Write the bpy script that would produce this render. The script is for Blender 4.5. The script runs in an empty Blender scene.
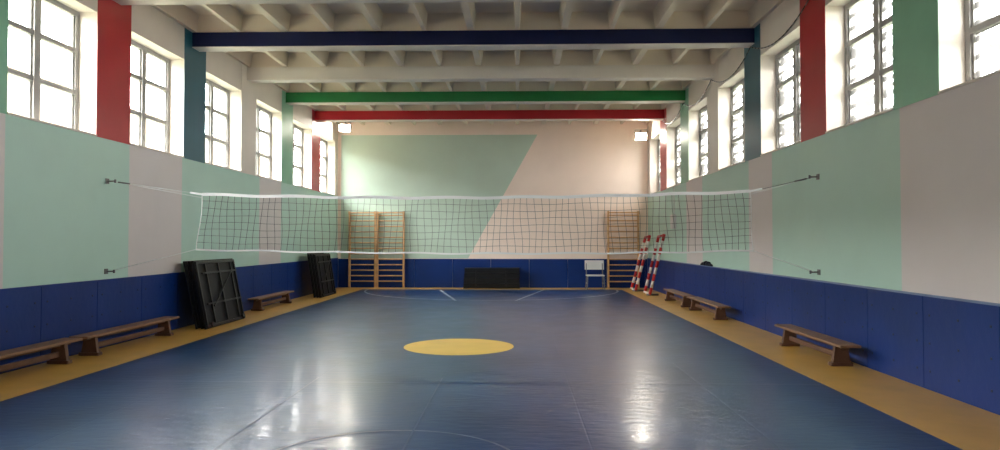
import bpy, math, random
from mathutils import Vector, Matrix
random.seed(4)
S=bpy.context.scene
COL=S.collection
try:
    S.view_settings.view_transform='Standard'
except Exception: pass

def s2l(c):
    return tuple(((v/255)/12.92 if v/255<=0.04045 else (((v/255)+0.055)/1.055)**2.4) for v in c)

def mat(name,rgb,rough=0.6,var=0.08,scale=3.0,bump=0.0,bscale=40,spec=0.5,metal=0.0,rgb2=None,det=6,stretch=None):
    m=bpy.data.materials.new(name); m.use_nodes=True
    nt=m.node_tree; N=nt.nodes; L=nt.links
    b=N['Principled BSDF']
    b.inputs['Roughness'].default_value=rough
    b.inputs['Metallic'].default_value=metal
    b.inputs['Specular IOR Level'].default_value=spec
    c=s2l(rgb)
    c2=s2l(rgb2) if rgb2 else tuple(v*(1-var*3) for v in c)
    geo=N.new('ShaderNodeNewGeometry')
    src=geo.outputs['Position']
    if stretch:
        mp=N.new('ShaderNodeMapping'); mp.inputs['Scale'].default_value=stretch
        L.new(src,mp.inputs['Vector']); src=mp.outputs['Vector']
    nz=N.new('ShaderNodeTexNoise'); nz.inputs['Scale'].default_value=scale; nz.inputs['Detail'].default_value=det
    L.new(src,nz.inputs['Vector'])
    mr=N.new('ShaderNodeMapRange'); mr.inputs['From Min'].default_value=0.4; mr.inputs['From Max'].default_value=0.75
    L.new(nz.outputs['Fac'],mr.inputs['Value'])
    mx=N.new('ShaderNodeMix'); mx.data_type='RGBA'
    mx.inputs['A'].default_value=(*c,1); mx.inputs['B'].default_value=(*c2,1)
    L.new(mr.outputs['Result'],mx.inputs['Factor'])
    L.new(mx.outputs['Result'],b.inputs['Base Color'])
    if bump>0:
        n2=N.new('ShaderNodeTexNoise'); n2.inputs['Scale'].default_value=bscale; n2.inputs['Detail'].default_value=4
        L.new(src,n2.inputs['Vector'])
        bp=N.new('ShaderNodeBump'); bp.inputs['Strength'].default_value=bump; bp.inputs['Distance'].default_value=0.01
        L.new(n2.outputs['Fac'],bp.inputs['Height']); L.new(bp.outputs['Normal'],b.inputs['Normal'])
    return m

def emis(name,rgb,st):
    m=bpy.data.materials.new(name); m.use_nodes=True
    b=m.node_tree.nodes['Principled BSDF']
    b.inputs['Emission Color'].default_value=(*rgb,1); b.inputs['Emission Strength'].default_value=st
    return m

M={}
M['mint']=mat('paint_mint',(184,217,203),0.45,0.02,1.2,0.1,25)
M['pink']=mat('paint_pale_pink',(217,210,208),0.45,0.02,1.2,0.1,25)
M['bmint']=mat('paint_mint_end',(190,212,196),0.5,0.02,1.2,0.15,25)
M['bpink']=mat('paint_pink_end',(246,228,214),0.5,0.02,1.2,0.15,25)
M['white']=mat('paint_white',(226,217,206),0.55,0.02,2,0.2,20)
M['ceil']=mat('ceiling_whitewash',(232,219,200),0.8,0.03,1.5,0.2,20)
M['red']=mat('paint_red',(176,26,38),0.35,0.04,2,0.1,20)
M['teal']=mat('paint_teal',(28,92,112),0.35,0.04,2,0.1,20)
M['navy']=mat('paint_navy',(18,28,70),0.35,0.04,2,0.1,20,spec=0.35)
M['green']=mat('paint_green',(132,188,158),0.4,0.04,2,0.1,20)
M['dgreen']=mat('paint_beam_green',(24,116,58),0.35,0.04,2,0.1,20)
M['dado']=mat('dado_blue',(8,48,118),0.4,0.09,1.0,0.35,9,spec=0.35)
M['dadol']=mat('dado_ledge',(120,140,175),0.5)
M['yellow']=mat('floor_yellow',(206,162,80),0.35,0.05,2.5,0.1,8)
M['yellow2']=mat('floor_yellow_circle',(218,182,88),0.35,0.04,2.5,0.1,8)
M['line']=mat('line_paint',(170,180,195),0.35,0.2,4)
M['linef']=mat('line_paint_worn',(26,60,106),0.3,0.2,4)
M['linea']=mat('line_paint_arc',(112,116,134),0.3,0.25,4)
M['wood']=mat('bench_wood',(138,104,78),0.5,0.12,6,0.2,30,stretch=(6,1,6))
M['wood_s']=mat('bench_wood_side',(100,68,48),0.55,0.12,6,0.2,30)
M['bars']=mat('wallbar_wood',(212,168,118),0.45,0.1,8)
M['black']=mat('black_board',(18,19,22),0.5,0.1,5,spec=0.3)
M['blackf']=mat('black_frame',(10,10,12),0.35,0.1,5)
M['net']=mat('net_cord',(84,88,88),0.8)
M['nett']=mat('net_tape',(235,238,238),0.7,0.02)
M['steel']=mat('steel',(120,120,120),0.4,0.05,8,metal=0.8)
M['frame']=mat('window_frame_paint',(160,158,155),0.5,0.06,6)
M['wplastic']=mat('white_plastic',(215,215,215),0.4,0.02)
M['rpole']=mat('pole_red',(190,40,40),0.35,0.03)
M['wpole']=mat('pole_white',(228,222,215),0.35,0.03)
M['screw']=mat('screw_dark',(6,18,55),0.4)
M['fac']=mat('facade_beige',(110,98,82),0.9,0.05,0.4)
M['facd']=mat('facade_window',(50,56,62),0.3,0.05,0.4)
M['ground']=mat('outside_ground',(120,125,105),0.9,0.1,0.5)
M['cloth']=mat('dark_cloth',(22,28,48),0.9)
M['lamp']=emis('lamp_glow',(1,0.93,0.8),220)

# glass
def glass(name,grey_film):
    m=bpy.data.materials.new(name); m.use_nodes=True
    nt=m.node_tree; N=nt.nodes; L=nt.links; N.clear()
    out=N.new('ShaderNodeOutputMaterial')
    tr=N.new('ShaderNodeBsdfTransparent'); tr.inputs['Color'].default_value=(0.95,0.97,0.97,1)
    gl=N.new('ShaderNodeBsdfGlossy'); gl.inputs['Roughness'].default_value=0.05
    mx=N.new('ShaderNodeMixShader'); mx.inputs['Fac'].default_value=0.05
    L.new(tr.outputs[0],mx.inputs[1]); L.new(gl.outputs[0],mx.inputs[2])
    last=mx
    if grey_film:  # patchy grey film with wavy bands, makes these panes darker
        geo=N.new('ShaderNodeNewGeometry')
        mp=N.new('ShaderNodeMapping'); mp.inputs['Scale'].default_value=(1,1.0,3.0)
        L.new(geo.outputs['Position'],mp.inputs['Vector'])
        nz=N.new('ShaderNodeTexNoise'); nz.inputs['Scale'].default_value=2.0; nz.inputs['Detail'].default_value=4
        L.new(mp.outputs[0],nz.inputs['Vector'])
        mr=N.new('ShaderNodeMapRange'); mr.inputs['From Min'].default_value=0.42; mr.inputs['From Max'].default_value=0.52
        mr.inputs['To Min'].default_value=0.985; mr.inputs['To Max'].default_value=0.3
        mr2=N.new('ShaderNodeMapRange')
        L.new(nz.outputs['Fac'],mr.inputs['Value'])
        wv=N.new('ShaderNodeTexWave'); wv.bands_direction='Z'; wv.inputs['Scale'].default_value=1.7; wv.inputs['Distortion'].default_value=2.5
        wv.inputs['Detail'].default_value=3
        L.new(geo.outputs['Position'],wv.inputs['Vector'])
        mr2.inputs['From Min'].default_value=0.2; mr2.inputs['From Max'].default_value=0.5
        mr2.inputs['To Min'].default_value=1.0; mr2.inputs['To Max'].default_value=0.0
        L.new(wv.outputs['Fac'],mr2.inputs['Value'])
        mm=N.new('ShaderNodeMath'); mm.operation='MAXIMUM'
        sc=N.new('ShaderNodeMath'); sc.operation='MULTIPLY'; sc.inputs[1].default_value=0.98
        L.new(mr2.outputs[0],sc.inputs[0])
        L.new(mr.outputs[0],mm.inputs[0]); L.new(sc.outputs[0],mm.inputs[1])
        mr=mm
        df=N.new('ShaderNodeBsdfDiffuse'); df.inputs['Color'].default_value=(0.35,0.34,0.32,1)
        tl=N.new('ShaderNodeBsdfTranslucent'); tl.inputs['Color'].default_value=(0.03,0.03,0.03,1)
        ad=N.new('ShaderNodeMixShader'); ad.inputs['Fac'].default_value=0.6
        L.new(df.outputs[0],ad.inputs[1]); L.new(tl.outputs[0],ad.inputs[2])
        m2=N.new('ShaderNodeMixShader'); L.new(mr.outputs[0],m2.inputs['Fac'])
        L.new(mx.outputs[0],m2.inputs[1]); L.new(ad.outputs[0],m2.inputs[2]); last=m2
    L.new(last.outputs[0],out.inputs['Surface'])
    return m
M['glassL']=glass('window_glass_clear',False)
M['glassR']=glass('window_glass_grey_film',True)

# floor material
def floor_mat():
    m=bpy.data.materials.new('floor_blue_paint'); m.use_nodes=True
    nt=m.node_tree; N=nt.nodes; L=nt.links
    b=N['Principled BSDF']
    geo=N.new('ShaderNodeNewGeometry')
    n1=N.new('ShaderNodeTexNoise'); n1.inputs['Scale'].default_value=0.9; n1.inputs['Detail'].default_value=10
    L.new(geo.outputs['Position'],n1.inputs['Vector'])
    cr=N.new('ShaderNodeValToRGB')
    cr.color_ramp.elements[0].position=0.35; cr.color_ramp.elements[0].color=(*s2l((6,42,86)),1)
    cr.color_ramp.elements[1].position=0.7; cr.color_ramp.elements[1].color=(*s2l((18,62,112)),1)
    L.new(n1.outputs['Fac'],cr.inputs['Fac'])
    L.new(cr.outputs['Color'],b.inputs['Base Color'])
    b.inputs['Roughness'].default_value=0.3
    b.inputs['Specular IOR Level'].default_value=0.28
    b.inputs['Coat Weight'].default_value=0.38
    n2=N.new('ShaderNodeTexNoise'); n2.inputs['Scale'].default_value=2.2; n2.inputs['Detail'].default_value=7
    L.new(geo.outputs['Position'],n2.inputs['Vector'])
    mr=N.new('ShaderNodeMapRange'); mr.inputs['To Min'].default_value=0.09; mr.inputs['To Max'].default_value=0.24
    mr.inputs['From Min'].default_value=0.38; mr.inputs['From Max'].default_value=0.62
    L.new(n2.outputs['Fac'],mr.inputs['Value']); L.new(mr.outputs[0],b.inputs['Coat Roughness'])
    mp=N.new('ShaderNodeMapping'); mp.inputs['Scale'].default_value=(2.2,6,1)
    L.new(geo.outputs['Position'],mp.inputs['Vector'])
    n3=N.new('ShaderNodeTexNoise'); n3.inputs['Scale'].default_value=2.2; n3.inputs['Detail'].default_value=3
    L.new(mp.outputs[0],n3.inputs['Vector'])
    bp=N.new('ShaderNodeBump'); bp.inputs['Strength'].default_value=0.5; bp.inputs['Distance'].default_value=0.01
    L.new(n3.outputs['Fac'],bp.inputs['Height'])
    sx=N.new('ShaderNodeSeparateXYZ'); L.new(geo.outputs['Position'],sx.inputs[0])
    a=N.new('ShaderNodeMath'); a.operation='ADD'; a.inputs[1].default_value=0.88+14.5; L.new(sx.outputs['X'],a.inputs[0])
    fr=N.new('ShaderNodeMath'); fr.operation='PINGPONG'; fr.inputs[1].default_value=0.725; L.new(a.outputs[0],fr.inputs[0])
    st=N.new('ShaderNodeMapRange'); st.inputs['From Min'].default_value=0.0; st.inputs['From Max'].default_value=0.012
    L.new(fr.outputs[0],st.inputs['Value'])
    bp2=N.new('ShaderNodeBump'); bp2.inputs['Strength'].default_value=0.3; bp2.inputs['Distance'].default_value=0.003
    L.new(st.outputs[0],bp2.inputs['Height']); L.new(bp.outputs['Normal'],bp2.inputs['Normal'])
    L.new(bp2.outputs['Normal'],b.inputs['Normal']); L.new(bp2.outputs['Normal'],b.inputs['Coat Normal'])
    return m
M['blue']=floor_mat()

class MB:
    def __init__(s): s.v=[]; s.f=[]; s.m=[]; s.mats=[]; s.sm=[]
    def mi(s,k):
        if k not in s.mats: s.mats.append(k)
        return s.mats.index(k)
    def hexa(s,p,k):
        n=len(s.v); s.v+= [tuple(q) for q in p]
        for f in ((0,3,2,1),(4,5,6,7),(0,1,5,4),(1,2,6,5),(2,3,7,6),(3,0,4,7)):
            s.f.append(tuple(n+i for i in f)); s.m.append(s.mi(k)); s.sm.append(False)
    def box(s,x0,x1,y0,y1,z0,z1,k):
        s.hexa([(x0,y0,z0),(x1,y0,z0),(x1,y1,z0),(x0,y1,z0),(x0,y0,z1),(x1,y0,z1),(x1,y1,z1),(x0,y1,z1)],k)
    def bar(s,p,q,w,h,k,up=(0,0,1)):
        p=Vector(p);q=Vector(q);d=(q-p).normalized();u=Vector(up)
        if abs(d.dot(u))>0.99:u=Vector((0,1,0))
        a=d.cross(u).normalized()*w/2; b=a.cross(d).normalized()*h/2
        s.hexa([p-a-b,p+a-b,q+a-b,q-a-b,p-a+b,p+a+b,q+a+b,q-a+b],k)
    def cyl(s,p,q,r,k,n=10,r2=None):
        if r2 is None:r2=r
        p=Vector(p);q=Vector(q);d=(q-p).normalized();u=Vector((0,0,1))
        if abs(d.dot(u))>0.99:u=Vector((0,1,0))
        a=d.cross(u).normalized(); b=a.cross(d).normalized()
        n0=len(s.v)
        for c,rr in((p,r),(q,r2)):
            for i in range(n):
                t=2*math.pi*i/n; s.v.append(tuple(c+a*math.cos(t)*rr+b*math.sin(t)*rr))
        for i in range(n):
            j=(i+1)%n; s.f.append((n0+i,n0+j,n0+n+j,n0+n+i)); s.m.append(s.mi(k)); s.sm.append(True)
        s.f.append(tuple(n0+i for i in range(n))[::-1]); s.m.append(s.mi(k)); s.sm.append(False)
        s.f.append(tuple(n0+n+i for i in range(n))); s.m.append(s.mi(k)); s.sm.append(False)
    def poly(s,pts,k):
        n=len(s.v); s.v+=pts; s.f.append(tuple(range(n,n+len(pts)))); s.m.append(s.mi(k)); s.sm.append(False)
    def obj(s,name,loc=(0,0,0),rot=(0,0,0),bevel=0):
        me=bpy.data.meshes.new(name); me.from_pydata(s.v,[],s.f)
        for k in s.mats: me.materials.append(M[k])
        for p,i,sm in zip(me.polygons,s.m,s.sm): p.material_index=i; p.use_smooth=sm
        me.update()
        o=bpy.data.objects.new(name,me); COL.objects.link(o); o.location=loc; o.rotation_euler=rot
        if bevel:
            b=o.modifiers.new('bevel','BEVEL'); b.width=bevel; b.segments=2; b.limit_method='ANGLE'
        return o

XL,XR=-6.25,4.45; XC=-0.865; YB=24.1; YN=-3.2; YM=10.47
ZS,ZL,ZC=3.15,5.0,5.95
PITCH=2.71; PW=0.9; P0=10.18
T=0.42
# ---------------- floor
b=MB(); b.box(XL-T,XR+T,YN-T,YB+T,-0.2,0,'yellow'); b.obj('floor')
b=MB(); b.box(XL+1.1,XR-1.05,YN+0.6,YB-1.0,0.0,0.004,'blue'); b.obj('court_surface')
# markings
def ring(b,cx,cy,r,w,a0,a1,z,k,n=64):
    for i in range(n):
        t0=a0+(a1-a0)*i/n; t1=a0+(a1-a0)*(i+1)/n
        b.poly([(cx+(r-w)*math.cos(t0),cy+(r-w)*math.sin(t0),z),(cx+r*math.cos(t0),cy+r*math.sin(t0),z),
                (cx+r*math.cos(t1),cy+r*math.sin(t1),z),(cx+(r-w)*math.cos(t1),cy+(r-w)*math.sin(t1),z)],k)
def fl(b,x0,y0,x1,y1,w,z,k):
    d=Vector((x1-x0,y1-y0)).normalized(); n=Vector((-d.y,d.x))*w/2
    b.poly([(x0-n.x,y0-n.y,z),(x1-n.x,y1-n.y,z),(x1+n.x,y1+n.y,z),(x0+n.x,y0+n.y,z)],k)
b=MB(); z=0.0065
b.poly([(XC-0.03+0.83*math.cos(2*math.pi*i/96),YM+0.15+0.83*math.sin(2*math.pi*i/96),z) for i in range(96)],'yellow2')
b.obj('centre_spot_marking')
b=MB()
for sgn in(1,-1):
    yb=YM+sgn*12.45
    ring(b,XC,yb,4.1,0.07,(math.pi if sgn>0 else 0),(2*math.pi if sgn>0 else math.pi),z,'line')
    for q in(-1,1):
        fl(b,XC+q*1.7,yb,XC+q*0.8,yb-sgn*4.2,0.07,z+.0003,'line')
ring(b,XC-0.08,YM-5.55,1.0,0.025,0,2*math.pi,z+.0006,'linea')
fl(b,XL+1.1,YM-2.57,XR-1.05,YM-2.57,0.025,z+.0009,'linef')
for xx in(-2.33,-0.88):
    fl(b,xx,YM-2.3,xx,YM-8.5,0.016,z+.0012,'linef')
b.obj('court_line_markings')

# ---------------- side walls
pier_cols={0:('red'),1:'teal',2:'white',3:'green',4:'red',-1:'green',-2:'white',-3:'teal',-4:'red',-5:'green'}
def side(sgn,name,segs):
    x=XL if sgn<0 else XR
    def bx(b,d0,d1,y0,y1,z0,z1,k):   # d: outward distance
        a,c=(x+sgn*d0,x+sgn*d1); b.box(min(a,c),max(a,c),y0,y1,z0,z1,k)
    b=MB()
    for y0,y1,k in segs: bx(b,0,T,y0,y1,0,ZS,k)
    bx(b,0,T,YN-T,YB+T,ZL,ZC+0.3,'white')
    ks=sorted(pier_cols)
    edges=[]
    for k in ks:
        y0=P0+k*PITCH; y1=y0+PW
        if y1<YN: continue
        y0c=max(y0,YN-T)
        bx(b,0,T,y0c,y1,ZS,ZL,'white')
        bx(b,-0.006,0.0,y0c if y0c>YN else YN,y1,ZS,5.6,pier_cols[k])
        edges.append((y0,y1))
    bx(b,0,T,P0+5*PITCH-0.02,YB+T,ZS,ZL,'white')
    if edges[0][0]>YN: bx(b,0,T,YN-T,edges[0][0],ZS,ZL,'white')
    o=b.obj(name)
    n=0
    for i in range(len(edges)):
        ya=edges[i][1]; yb=edges[i+1][0] if i+1<len(edges) else P0+5*PITCH-0.02
        if yb-ya<0.5: continue
        w=MB()
        g='glassL' if sgn<0 else 'glassR'
        f0,f1=0.27,0.35
        fw=0.08
        bx(w,f0,f1,ya,yb,ZS,ZS+fw+0.02,'frame'); bx(w,f0,f1,ya,yb,ZL-fw,ZL,'frame')
        bx(w,f0,f1,ya,ya+fw,ZS+fw,ZL-fw,'frame'); bx(w,f0,f1,yb-fw,yb,ZS+fw,ZL-fw,'frame')
        ym=(ya+yb)/2
        bx(w,f0-0.01,f1,ym-0.065,ym+0.065,ZS+fw,ZL-fw,'frame')
        for zz in (ZS+0.64,ZS+1.26):
            bx(w,f0,f1,ya+fw,ym-0.055,zz-0.035,zz+0.035,'frame'); bx(w,f0,f1,ym+0.055,yb-fw,zz-0.035,zz+0.035,'frame')
        for (a,c) in((ya+fw,ym-0.065),(ym+0.065,yb-fw)):
            bx(w,f0+0.02,f1-0.01,a,a+0.035,ZS+fw,ZL-fw,'frame'); bx(w,f0+0.02,f1-0.01,c-0.035,c,ZS+fw,ZL-fw,'frame')
        xx=x+sgn*0.31
        w.poly([(xx,ya+fw,ZS+fw),(xx,yb-fw,ZS+fw),(xx,yb-fw,ZL-fw),(xx,ya+fw,ZL-fw)],g)
        bx(w,-0.02,f0,ya,yb,ZS,ZS+0.025,'white')
        n+=1
        w.obj('window_%d'%(n+(0 if sgn<0 else 20)))
    # dado
    d=MB(); y=YN
    while y<YB-0.05:
        y1=min(y+1.22,YB-0.035)
        bx(d,-0.03,0,y+0.005,y1-0.005,0,1.0,'dado')
        for zz in(0.2,0.5,0.8):
            for yy in(y+0.12,(y+y1)/2,y1-0.12):
                bx(d,-0.034,-0.029,yy-0.012,yy+0.012,zz-0.012,zz+0.012,'screw')
        y=y1
    bx(d,-0.04,0,YN,YB-0.035,1.0,1.022,'dadol' if sgn>0 else 'dado')
    d.obj('trim_dado_'+('left' if sgn<0 else 'right'))
side(-1,'wall_left',[(YN-T,5.53,'mint'),(5.53,8.35,'pink'),(8.35,11.08,'mint'),(11.08,12.85,'pink'),(12.85,16.75,'mint'),(16.75,18.3,'pink'),(18.3,YB+T,'mint')])
side(1,'wall_right',[(YN-T,4.0,'mint'),(4.0,8.25,'pink'),(8.25,12.36,'mint'),(12.36,13.6,'pink'),(13.6,17.0,'mint'),(17.0,18.6,'pink'),(18.6,YB+T,'mint')])

# back wall with slanted colour field
b=MB()
b.box(XL,XR,YB,YB+T,0,ZC,'bpink')
e=0.004; y0=YB-e
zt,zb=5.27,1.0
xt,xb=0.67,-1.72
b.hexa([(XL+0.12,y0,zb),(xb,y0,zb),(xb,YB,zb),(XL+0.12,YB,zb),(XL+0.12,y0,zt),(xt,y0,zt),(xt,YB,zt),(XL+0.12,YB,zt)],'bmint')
b.obj('wall_back')
b=MB(); x=XL+0.035
while x<XR-0.06:
    x1=min(x+1.32,XR-0.035); b.box(x+0.004,x1-0.004,YB-0.03,YB,0,0.97,'dado'); x=x1
b.box(XL+0.03,XR-0.03,YB-0.035,YB,0.97,0.985,'dado')
b.obj('trim_dado_back')
b=MB(); b.box(XL,XR,YN-T,YN,0,ZC,'pink'); b.obj('wall_front')
b=MB(); b.box(XL+0.04,-1.95,YN,YN+0.03,0,1.0,'dado'); b.box(0.15,XR-0.04,YN,YN+0.03,0,1.0,'dado'); b.obj('trim_dado_front')
# entrance door in front wall (behind camera)
b=MB(); Y=YN+0.003
b.box(-1.9,-1.82,Y,Y+0.06,0,2.15,'frame'); b.box(0.02,0.1,Y,Y+0.06,0,2.15,'frame'); b.box(-1.82,0.02,Y,Y+0.06,2.07,2.15,'frame')
b.box(-1.82,-0.905,Y,Y+0.04,0.01,2.07,'wood'); b.box(-0.895,0.02,Y,Y+0.04,0.01,2.07,'wood')
b.cyl((-1.0,Y+0.04,1.0),(-1.0,Y+0.1,1.0),0.02,'steel'); b.cyl((-0.8,Y+0.04,1.0),(-0.8,Y+0.1,1.0),0.02,'steel')
b.obj('door_1')

# ceiling
b=MB()
b.box(XL,XR,YN,YB,ZC,ZC+0.3,'ceil')
nr=12; sp=(XR-XL)/nr
bc=[P0+PW/2+k*PITCH for k in sorted(pier_cols)]
for i in range(nr+1):
    x=XL+i*sp
    w=0.07 if i%2 else 0.11
    x0=max(XL,x-w);x1=min(XR,x+w)
    zb=5.62
    yy=[YN]+[q for q in bc if q-0.1>YN]+[YB]
    for a,c in zip(yy[:-1],yy[1:]):
        A=a+0.1 if a!=YN else YN; C=c-0.1 if c!=YB else YB
        xa=max(XL,x-w*0.6); xb2=min(XR,x+w*0.6)
        b.hexa([(xa,A,zb),(xb2,A,zb),(xb2,C,zb),(xa,C,zb),(x0,A,ZC),(x1,A,ZC),(x1,C,ZC),(x0,C,ZC)],'ceil')
b.obj('ceiling')
bcol={0:'red',1:'navy',2:'white',3:'dgreen',4:'red',-1:'dgreen',-2:'white',-3:'navy',-4:'red',-5:'dgreen'}
for k in sorted(pier_cols):
    yc=P0+PW/2+k*PITCH
    if yc-0.16<YN: continue
    b=MB()
    b.box(XL,XR,yc-0.15,yc+0.15,5.325,5.6,bcol[k])
    b.box(XL,XR,yc-0.15,yc+0.15,5.31,5.325,'white')  # white strip paints in the window reflections on the beam's underside
    b.box(XL,XR,yc-0.1,yc+0.1,5.6,ZC,'ceil')
    b.obj('ceiling_beam')

# ---------------- net
b=MB()
xl,xr=-4.78,3.43
def ztop(t): return 2.305+0.03*t-0.07*4*t*(1-t)
def zbot(t): return 1.47-0.02*t-0.045*4*t*(1-t)+0.06*max(0,t-0.85)
def yo(t,v): return YM+0.05*math.sin(t*9)*v
def P(t,v):
    xx=xl+(xr-xl)*t + (t-0.5)*0.14*v
    zz=ztop(t)*(1-v)+zbot(t)*v
    return Vector((xx+0.016*math.sin(t*70+v*5),yo(t,v),zz+0.008*math.sin(t*45+v*9)))
NX,NZ=80,8
g=[[P(i/NX,j/NZ) for j in range(NZ+1)] for i in range(NX+1)]
for i in range(NX+1):
    for j in range(NZ+1):
        if i<NX and 0<j<NZ: b.bar(g[i][j],g[i+1][j],0.005,0.005,'net')
        if j<NZ: b.bar(g[i][j],g[i][j+1],0.005 if 0<i<NX else 0.012,0.005,'net' if 0<i<NX else 'nett',up=(0,1,0))
        if i<NX and j==0: b.bar(g[i][j],g[i+1][j],0.008,0.045,'nett')
        if i<NX and j==NZ: b.bar(g[i][j],g[i+1][j],0.012,0.026,'nett')
for s,x,t in((-1,XL,0),(1,XR,1)):
    a=P(t,0); c=P(t,1)
    A=Vector((x-s*0.06,YM,2.51 if s<0 else 2.55)); C=Vector((x-s*0.06,YM,1.14))
    kn=a+Vector((s*0.18,0,0.03))
    b.bar(a,kn,0.02,0.03,'nett')
    b.cyl(kn,A,0.005,'steel' if s>0 else 'nett',6); b.cyl(a+Vector((0,0,-0.05)),A,0.004,'nett',6)
    b.cyl(c,C,0.005,'nett',6)
    for q in(A,C):
        b.box(min(x,x-s*0.015),max(x,x-s*0.015),YM-0.04,YM+0.04,q.z-0.04,q.z+0.04,'steel')
        b.cyl((x,YM,q.z),(x-s*0.13,YM,q.z),0.011,'steel',8)
        b.cyl((x-s*0.13,YM,q.z-0.025),(x-s*0.13,YM,q.z+0.025),0.015,'steel',8)
    dd=(kn-A).normalized(); b.cyl(A+dd*0.12,A+dd*0.3,0.012,'steel',8)
b.obj('volleyball_net')

# ---------------- benches
def bench(x,y0,y1,h=0.3,w=0.26):
    b=MB()
    b.box(-w/2,w/2,0,y1-y0,h-0.035,h,'wood')
    L=y1-y0
    for yy in(0.28,L-0.28):
        b.hexa([(-w/2+0.01,yy-0.035,0),(w/2-0.01,yy-0.035,0),(w/2-0.01,yy+0.035,0),(-w/2+0.01,yy+0.035,0),
                (-w/2+0.05,yy-0.03,h-0.035),(w/2-0.05,yy-0.03,h-0.035),(w/2-0.05,yy+0.03,h-0.035),(-w/2+0.05,yy+0.03,h-0.035)],'wood_s')
        b.box(-w/2-0.01,w/2+0.01,yy-0.05,yy+0.05,0,0.045,'wood_s')
    b.box(-0.02,0.02,0.3,L-0.3,0.09,0.16,'wood_s')
    b.box(-0.03,0.03,0.1,L-0.1,h-0.075,h-0.035,'wood_s')
    b.obj('gym_bench',(x,y0,0.001),bevel=0.006)
bench(-5.98,7.35,9.3); bench(-5.98,9.4,12.0); bench(-5.98,15.7,18.2)
bench(4.14,8.85,11.1,h=0.3); bench(4.1,14.05,16.6); bench(4.08,16.8,19.2)

# ---------------- folded tennis tables
def ttable(x,y0,L,H,n,th):
    b=MB()
    for i in range(n):
        xx=i*0.085
        z0=-xx*0.22
        yo_=random.uniform(-0.05,0.05)
        b.box(xx,xx+0.03,yo_,L+yo_,z0,H+z0+random.uniform(-0.02,0.02),'black')
        for (a,c,e1,e2) in((0.02,L-0.02,0.02,0.06),(0.02,L-0.02,H-0.07,H-0.03)):
            b.box(xx+0.03,xx+0.065,a+yo_,c+yo_,z0+e1,z0+e2,'blackf')
        for a in(0.02,L-0.06): b.box(xx+0.03,xx+0.065,a+yo_,a+0.04+yo_,z0+0.06,z0+H-0.07,'blackf')
    xx=(n-1)*0.085+0.065; z0=-(n-1)*0.085*0.22
    for a in(L*0.18,L*0.5,L*0.82): b.box(xx-0.02,xx+0.015,a-0.02,a+0.02,z0+0.08,z0+H-0.08,'blackf')
    for zz in(0.35,0.8): b.box(xx,xx+0.03,0.1,L-0.1,z0+H*zz-0.015,z0+H*zz+0.015,'blackf')
    b.bar((xx+0.02,L*0.2,z0+H*0.3),(xx+0.02,L*0.8,z0+H*0.8),0.025,0.025,'blackf',up=(1,0,0))
    for a in(0.15,L-0.15):
        b.cyl((xx-0.01,a,z0+0.06),(xx+0.03,a,z0+0.06),0.05,'blackf',14)
    b.obj('folded_tennis_table',(x,y0,0.0),(0,-th,0),bevel=0.004)
ttable(-5.84,12.6,1.75,1.27,3,0.2)
ttable(-5.76,19.6,1.6,1.26,3,0.16)

# ---------------- wall bars
def wallbars(x,w,H,yoff=0.0):
    b=MB()
    y1=YB-0.04-yoff
    for xx in(x,x+w-0.06):
        b.box(xx,xx+0.06,y1-0.12,y1,0,H,'bars')
    n=13
    for i in range(n):
        z=0.22+i*(H-0.36)/(n-1)
        b.cyl((x+0.03,y1-0.085,z),(x+w-0.03,y1-0.085,z),0.021,'bars',10)
    b.cyl((x+0.03,y1-0.15,H-0.05),(x+w-0.03,y1-0.15,H-0.05),0.022,'bars',10)
    for xx in(x,x+w-0.06): b.box(xx,xx+0.06,y1-0.17,y1-0.12,H-0.1,H,'bars')
    b.obj('wall_bars',bevel=0.004)
wallbars(-5.83,0.95,2.62); wallbars(-4.87,0.97,2.62); wallbars(3.05,1.08,2.62)

# folded mats at back
b=MB()
for i in range(4):
    b.box(-1.83+0.01*i,0.06-0.01*(i%2),YB-0.62+0.02*i,YB-0.07,0.02+i*0.17,0.18+i*0.17,'black')
b.box(-1.84,0.06,YB-0.6,YB-0.1,0.0,0.03,'black')
for xx in(-1.4,-0.4):
    b.bar((xx,YB-0.63,0.1),(xx,YB-0.63,0.6),0.05,0.012,'blackf',up=(0,1,0))
b.obj('folded_gym_mats',bevel=0.02)

# white chair (backrest towards the hall's end wall)
b=MB(); w2=0.29
b.box(-w2,w2,-0.24,0.24,0.44,0.475,'wplastic')
for i in range(6):   # curved backrest
    t0=-1+i/3; t1=-1+(i+1)/3
    ya=0.27-0.05*t0*t0+0.0; yb_=0.27-0.05*t1*t1
    b.hexa([(t0*w2*1.1,ya,0.64),(t1*w2*1.1,yb_,0.64),(t1*w2*1.1,yb_+0.025,0.64),(t0*w2*1.1,ya+0.025,0.64),
            (t0*w2*1.1,ya+0.04,0.95),(t1*w2*1.1,yb_+0.04,0.95),(t1*w2*1.1,yb_+0.065,0.95),(t0*w2*1.1,ya+0.065,0.95)],'wplastic')
for sx_ in(-1,1):
    b.cyl((sx_*(w2-0.03),-0.2,0.45),(sx_*w2,-0.25,0.0),0.018,'steel')
    b.cyl((sx_*(w2-0.03),0.2,0.45),(sx_*w2,0.27,0.0),0.018,'steel')
    b.cyl((sx_*(w2-0.02),0.2,0.45),(sx_*(w2-0.02),0.27,0.85),0.018,'steel')
    b.cyl((sx_*(w2-0.015),-0.23,0.2),(sx_*(w2-0.015),0.24,0.2),0.012,'steel')
b.obj('white_chair',(2.56,YB-0.75,0.0),(0,0,0),bevel=0.004)

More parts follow.
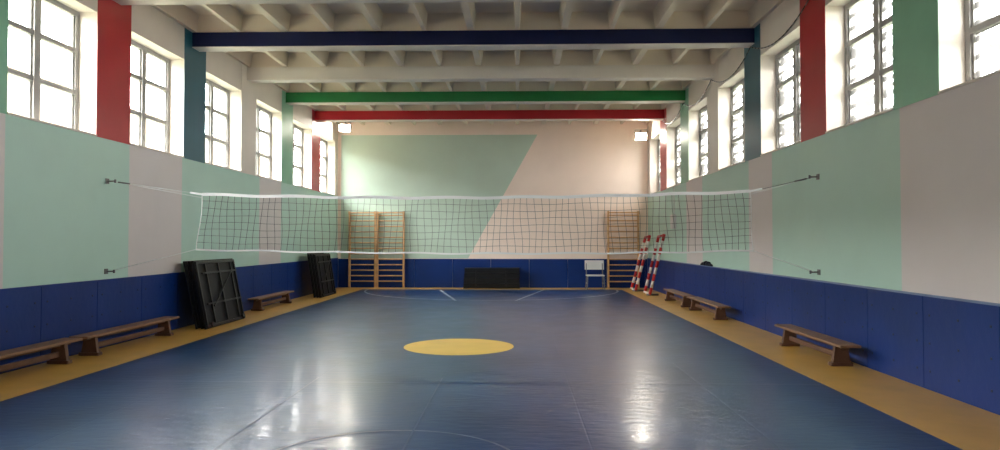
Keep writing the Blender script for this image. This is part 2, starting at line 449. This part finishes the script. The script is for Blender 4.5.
# striped goal frames leaning
def stripes(b,p,q,r,n):
    p=Vector(p);q=Vector(q)
    for i in range(n):
        b.cyl(p.lerp(q,i/n),p.lerp(q,(i+1)/n),r,'rpole' if i%2==0 else 'wpole',12)
def goal(y,xb,xt,H):
    b=MB()
    stripes(b,(xb,y,0.04),(xt,y,H),0.045,9)
    stripes(b,(xb+0.02,y+0.9,0.04),(xt+0.02,y+0.9,H-0.05),0.045,9)
    b.cyl((xb,y,0.05),(xb,y+0.9,0.05),0.035,'wpole')
    b.cyl((xt,y,H-0.03),(xt,y+0.9,H-0.06),0.035,'rpole')
    b.cyl((xb-0.1,y,0.035),(xb+0.25,y,0.035),0.03,'steel')
    b.obj('striped_goal_frame')
goal(20.6,3.85,4.28,1.8)
goal(22.3,3.72,4.18,1.78)

# floodlights
def flood(x,y,z,s):
    b=MB()
    b.box(-0.19,0.19,0.0,0.10,-0.13,0.13,'steel')
    b.box(-0.17,0.17,-0.012,0.0,-0.11,0.11,'lamp')
    for i in range(5): b.box(-0.15+i*0.07,-0.14+i*0.07,0.1,0.14,-0.1,0.1,'steel')
    for xx in(-0.205,0.195): b.box(xx,xx+0.01,0.03,0.06,-0.02,0.22,'steel')
    b.box(-0.205,0.205,0.03,0.06,0.2,0.22,'steel')
    b.cyl((0,0.045,0.21),(0,0.68,0.05),0.02,'steel')
    b.obj('floodlight',(x,y,z),(math.radians(14),0,s))
flood(-5.83,23.35,5.40,0.1); flood(4.1,23.35,5.08,-0.1)

# electrical box on right wall, cloth on ledge, hanging cable
b=MB(); b.box(XR-0.09,XR,19.8,20.15,1.95,2.35,'wplastic'); b.box(XR-0.1,XR-0.09,19.83,20.12,1.98,2.32,'wplastic'); b.cyl((XR-0.02,19.97,2.35),(XR-0.02,19.97,3.15),0.012,'wplastic'); b.obj('electrical_box',bevel=0.005)
b=MB()
n=14
for i in range(n):
    t=i/(n-1); yy=16.0+0.9*t; hh=0.02+0.04*math.sin(math.pi*t)*(0.7+0.3*math.sin(i*1.9))
    b.cyl((XR-0.05,yy,1.022+hh),(XR-0.05,yy+0.075,1.022+hh),hh,'cloth',8)
b.obj('dark_jacket')
b=MB()
anch=[P0+PW/2+k*PITCH for k in range(-1,5)]
for a,c in zip(anch[:-1],anch[1:]):
    pts=[Vector((XR-0.03,a+(c-a)*i/16,5.29-0.28*4*(i/16)*(1-i/16))) for i in range(17)]
    for p,q in zip(pts[:-1],pts[1:]): b.cyl(p,q,0.011,'blackf',6)
b.obj('hanging_cable')

# outside
b=MB(); b.box(-60,60,-40,70,-0.9,-0.25,'ground'); b.obj('ground')
b=MB(); b.box(-26,-20,-10,60,-0.25,8.5,'fac')
for k in range(22):
    for zz in(1.2,4.6): b.box(-20.05,-19.98,-8+k*3,-6.6+k*3,zz,zz+1.7,'facd')
b.obj('neighbor_building')

# world
w=bpy.data.worlds.new('world'); S.world=w; w.use_nodes=True
bg=w.node_tree.nodes['Background']; bg.inputs['Color'].default_value=(1.0,0.975,0.94,1); bg.inputs['Strength'].default_value=41.0
for s,x in((-1,XL-T-0.02),(1,XR+T+0.02)):
    l=bpy.data.lights.new('window_portal','AREA'); l.shape='RECTANGLE'
    o=bpy.data.objects.new('window_portal',l); COL.objects.link(o)
    o.location=(x,(YB+YN)/2,4.08)
    d=Vector((-s,0,0))
    l.size=2.0; l.size_y=YB-YN
    zdir=-d; ydir=Vector((0,1,0)); xdir=ydir.cross(zdir)
    o.rotation_euler=Matrix((xdir,ydir,zdir)).transposed().to_euler()
    l.cycles.is_portal=True

# camera
c=bpy.data.cameras.new('camera'); c.sensor_width=36; c.lens=25.2; c.clip_end=500
o=bpy.data.objects.new('camera',c); COL.objects.link(o)
o.location=(0,0,1.6); o.rotation_euler=(math.radians(91.31),0,math.radians(1.47))
S.camera=o
